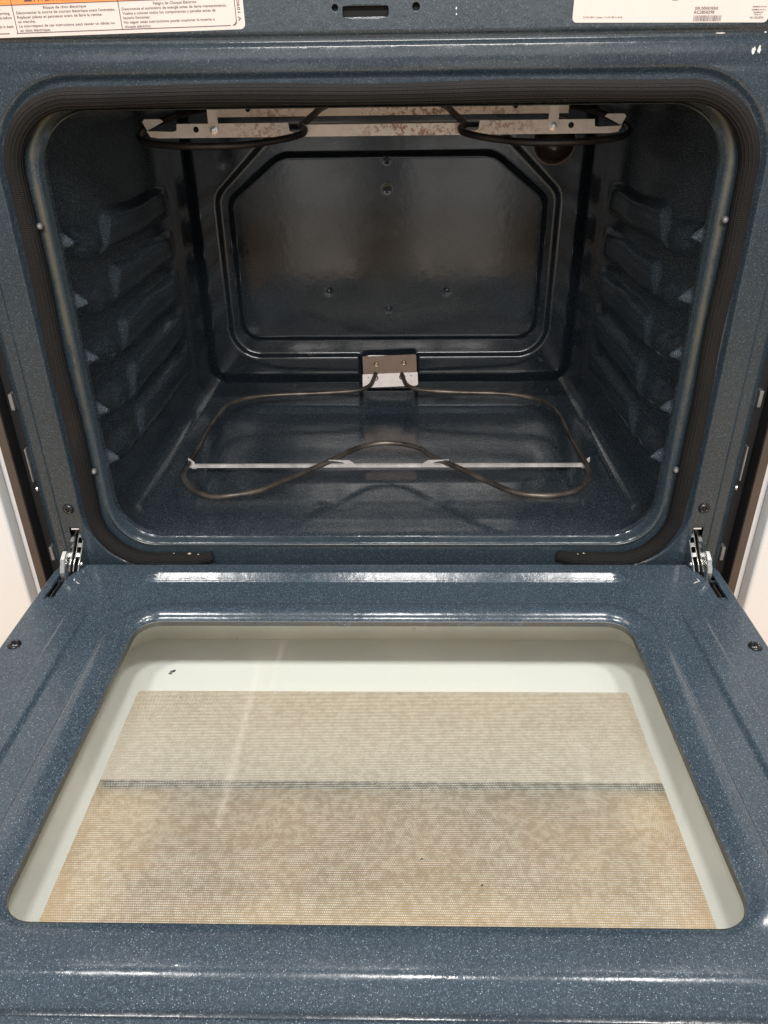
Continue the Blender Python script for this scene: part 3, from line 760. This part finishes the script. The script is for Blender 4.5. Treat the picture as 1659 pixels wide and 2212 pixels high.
# ---------- labels ----------
def text_mesh(lines, name):
    """lines: (string, x, z, height, width or None, align, rot) -> one mesh of printed lettering, drawn on the XZ plane"""
    bm = bmesh.new()
    for (t, x, z, hgt, wid, al, rot) in lines:
        cu = bpy.data.curves.new('t', 'FONT'); cu.body = t; cu.size = 1; cu.resolution_u = 2; cu.fill_mode = 'FRONT'; cu.offset = .012
        ob = bpy.data.objects.new('t', cu); COL.objects.link(ob)
        bpy.context.view_layer.update()
        m = bpy.data.meshes.new_from_object(ob); bpy.data.objects.remove(ob); bpy.data.curves.remove(cu)
        if len(m.vertices) == 0: continue
        co = np.zeros(len(m.vertices)*3); m.vertices.foreach_get('co', co); co = co.reshape(-1, 3)
        w = co[:, 0].max()-co[:, 0].min(); co[:, 0] -= co[:, 0].min()
        sx = (wid/w) if wid else hgt
        px = co[:, 0]*sx; pz = co[:, 1]*hgt; W_ = w*sx
        if al == 'c': px = px-W_/2
        if al == 'r': px = px-W_
        c, s_ = math.cos(rot), math.sin(rot)
        for k in range(len(co)):
            m.vertices[k].co = (x+px[k]*c-pz[k]*s_, 0, z+px[k]*s_+pz[k]*c)
        bm.from_mesh(m); bpy.data.meshes.remove(m)
    me = bpy.data.meshes.new(name); bm.to_mesh(me); bm.free(); return me
def rects_mesh(name, rs, y=0):
    V, F = [], []
    for (x0, x1, z0, z1) in rs:
        n = len(V); V += [(x0, y, z0), (x1, y, z0), (x1, y, z1), (x0, y, z1)]; F.append((n, n+1, n+2, n+3))
    return mesh(name, V, F, False)
def sheet(name, x0, x1, z0, z1, r, t=.00015):
    poly = rect(x0, x1, z0, z1, r); n = len(poly)
    V = [(x, 0, z) for x, z in poly]+[(x, t, z) for x, z in poly]
    F = [tuple(range(n))]+[(k, n+k, n+(k+1) % n, (k+1) % n) for k in range(n)]
    return mesh(name, V, F, False)
# warning label: local origin at its bottom right corner, tilted
wl = part('warning_label', sheet('warning_label', -.330, 0, 0, .062, .004), M_PAPER, 'white warning sticker with an orange heading band', loc=(-.1075, -.0006, .5165))
wl.rotation_euler = (0, math.radians(-1.05), 0)
def LX(x): return x+.1075
Zb = .0025
def Lz(z): return z-.5165
lw = .0006
# orange band starts about 19 mm above the label's foot
mobj('heading_band', rects_mesh('heading_band', [(-.328, -.0075, .0222, .034)], -.00008), M_ORANGE, wl)
rl = [(-.190, -.0118, .0025, .0025+lw), (-.328, -.196, .0025, .0025+lw), (-.1895, -.1895+lw, .0025, .034), (-.102, -.102+lw, .0025, .034), (-.0072, -.0072+lw, .006, .034), (-.328, -.0075, .0220, .0220+lw)]
rl[1] = (-.328, -.196, .0025, .0025+lw)
for k in range(6):
    a0, a1 = math.radians(-90+15*k), math.radians(-90+15*(k+1)); cx, cz, r = -.0102, .0060, .0032
    rl.append((cx+r*math.cos(a0)-.0001, cx+r*math.cos(a1)+lw*.6, cz+r*math.sin(a0)-.0001, cz+r*math.sin(a1)+lw*.5))
mobj('ruled_lines', rects_mesh('ruled_lines', rl, -.00014), M_INK, wl)
P1 = .00305
fr_l = [("Risque de choc électrique", .0355, 'c'), ("Déconnecter la source de courant électrique avant l'entretien.", .0820, 'l'), ("Replacer pièces et panneaux avant de faire la remise", .0700, 'l'), ("en marche.", .0145, 'l'), ("Le non-respect de ces instructions peut causer un décès ou", .0795, 'l'), ("un choc électrique.", .0255, 'l')]
es_l = [("Peligro de Choque Eléctrico", .0355, 'c'), ("Desconecte el suministro de energía antes de darle mantenimiento.", .0860, 'l'), ("Vuelva a colocar todos los componentes y paneles antes de", .0765, 'l'), ("hacerlo funcionar.", .0225, 'l'), ("No seguir estas instrucciones puede ocasionar la muerte o", .0750, 'l'), ("choque eléctrico.", .0220, 'l')]
en_l = ["Electrical Shock Hazard", "Disconnect power before servicing.", "Replace all parts and panels before", "operating.", "Failure to do so can result in death", "or electrical shock."]
L = []
for k, (t, w, al) in enumerate(fr_l):
    L.append((t, -.146 if al == 'c' else -.1868, .0190-k*P1, .0027, w, al, 0))
for k, (t, w, al) in enumerate(es_l):
    L.append((t, -.0555 if al == 'c' else -.0995, .0190-k*P1, .0027, w, al, 0))
for k, t in enumerate(en_l):
    if k in (3, 5): L.append((t, -.262, .0190-k*P1, .0027, None, 'l', 0))
    else: L.append((t, (-.1995, -.1920, -.1915, 0, -.1915)[k], .0190-k*P1, .0027, None, 'r', 0))
L.append(("AVERTISSEMENT", -.1705, .0243, .0062, .052, 'l', 0)); L.append(("ADVERTENCIA", -.082, .0243, .0062, .045, 'l', 0)); L.append(("WARNING", -.199, .0243, .0062, None, 'r', 0))
L.append(("5559 0601 A", -.0052, .0320, .0033, .0265, 'l', -math.pi/2))
tm = text_mesh(L, 'printed_text'); o = mobj('printed_text', tm, M_INK, wl, (0, -.00020, 0)); o['kind'] = 'stuff'
tri = mesh('warning_triangle', [(-.1785, -.0002, .0243), (-.1712, -.0002, .0243), (-.1748, -.0002, .0306)], [(0, 1, 2)], False)
mobj('warning_triangle', tri, M_INK, wl)
# rating label: origin bottom left
rt = part('rating_label', sheet('rating_label', 0, .1575, 0, .060, .0035), M_PAPER, 'white rating sticker with serial number and barcode', loc=(.1590, -.0006, .5175))
rt.rotation_euler = (0, math.radians(.65), 0)
L = [("8.7 kW 208 V~ 3 phase / 11.6 kW 240 V~ 60 Hz", .0088, .0030, .0018, .0315, 'l', 0), ("SER./SÉRIE/SERIE", .0975, .0088, .0026, .0185, 'l', 0), ("RC2850298", .0975, .0060, .0030, .0160, 'l', 0),
     ("ASSEMBLED IN USA", .1488, .0102, .0013, .0112, 'c', 0), ("ASSEMBLÉ AUX É.-U.", .1488, .0082, .0013, .0118, 'c', 0), ("ENSAMBLADO", .1488, .0064, .0013, .0078, 'c', 0), ("EN EE. UU.", .1488, .0049, .0013, .0055, 'c', 0), ("W11331057A", .1482, .0025, .0022, .0112, 'c', 0), ("Modelo", .0785, .0148, .0012, .0045, 'l', 0)]
o = mobj('printed_text', text_mesh(L, 'printed_text'), M_INK, rt, (0, -.0002, 0)); o['kind'] = 'stuff'
bars = []; x = .0975
while x < .1195:
    w = random.choice((.00022, .00034, .00052)); bars.append((x, x+w, .0008, .0048)); x += w+random.choice((.00028, .0004, .0006))
mobj('barcode', rects_mesh('barcode', bars, -.0002), M_INK, rt)
# chips in the enamel
def chip(x, z, w, h, seed):
    r = random.Random(seed); n = 14
    P = [(w*(.6+.6*r.random())*math.cos(2*math.pi*k/n), 0, h*(.6+.6*r.random())*math.sin(2*math.pi*k/n)) for k in range(n)]
    V = P+[(p[0], .0003, p[2]) for p in P]
    return mesh('enamel_chip', V, [tuple(range(n))]+[(k, n+k, n+(k+1) % n, (k+1) % n) for k in range(n)], False)
for x, z, w, h, sd in ((.3100, .4962, .0018, .0030, 1), (.3145, .4970, .0013, .0034, 2), (.2820, .5090, .0042, .0005, 3), (.318, .5092, .0010, .0006, 6), (.0648, .5287, .0006, .0010, 4), (.065, .5245, .0006, .0007, 5), (-.290, .467, .0012, .0015, 8)):
    y = float(frame_depth(np.array(x), np.array(z)))-.0004
    part('enamel_chip', chip(x, z, w, h, sd), M_GUN, loc=(x, y, z))

for (x, y, w, h, sd, a) in ((.3405, -.0480, .0042, .0007, 11, .5), (.3440, -.0440, .0007, .0032, 12, .2), (-.3370, -.0500, .0040, .0005, 13, -.7), (-.3430, -.0440, .0008, .0026, 14, .3), (.268, -.4645, .0020, .0009, 15, .2), (-.12, -.4660, .0012, .0005, 16, 0)):
    o = dpart('enamel_chip', chip(0, 0, w, h, sd), M_GUN, (x, y, float(door_h(np.array(x), np.array(y)))+.0003)); o.rotation_euler = (math.radians(-90), 0, a)

# ------------------------------------------------------------------ surroundings
fl = mesh('kitchen_floor', [(-4, -5, -.388), (4, -5, -.388), (4, 1.2, -.388), (-4, 1.2, -.388)], [(0, 1, 2, 3)], False)
fo = mobj('kitchen_floor', fl, M_FLOOR); fo['kind'] = 'structure'
for sx, lab in ((-1, 'white cabinet standing left of the oven, beside its brown trim'), (1, 'white cabinet standing right of the oven, beside its brown trim')):
    c = bpy.data.objects.new('cabinet', None); c.location = (sx*.7, .3, -.388); COL.objects.link(c); tag(c, lab, 'cabinet', group='white cabinets beside the oven')
    off = -Vector(c.location)
    a, b = sorted((sx*.4112, sx*1.0)); bbox('cabinet_body', (a, .012, -.383), (b, .60, .55), M_WHITE, c, .002, off)
    a, b = sorted((sx*.4205, sx*1.0)); bbox('cabinet_door', (a, -.010, -.36), (b, .0115, .54), M_WHITE, c, .004, off, 4)
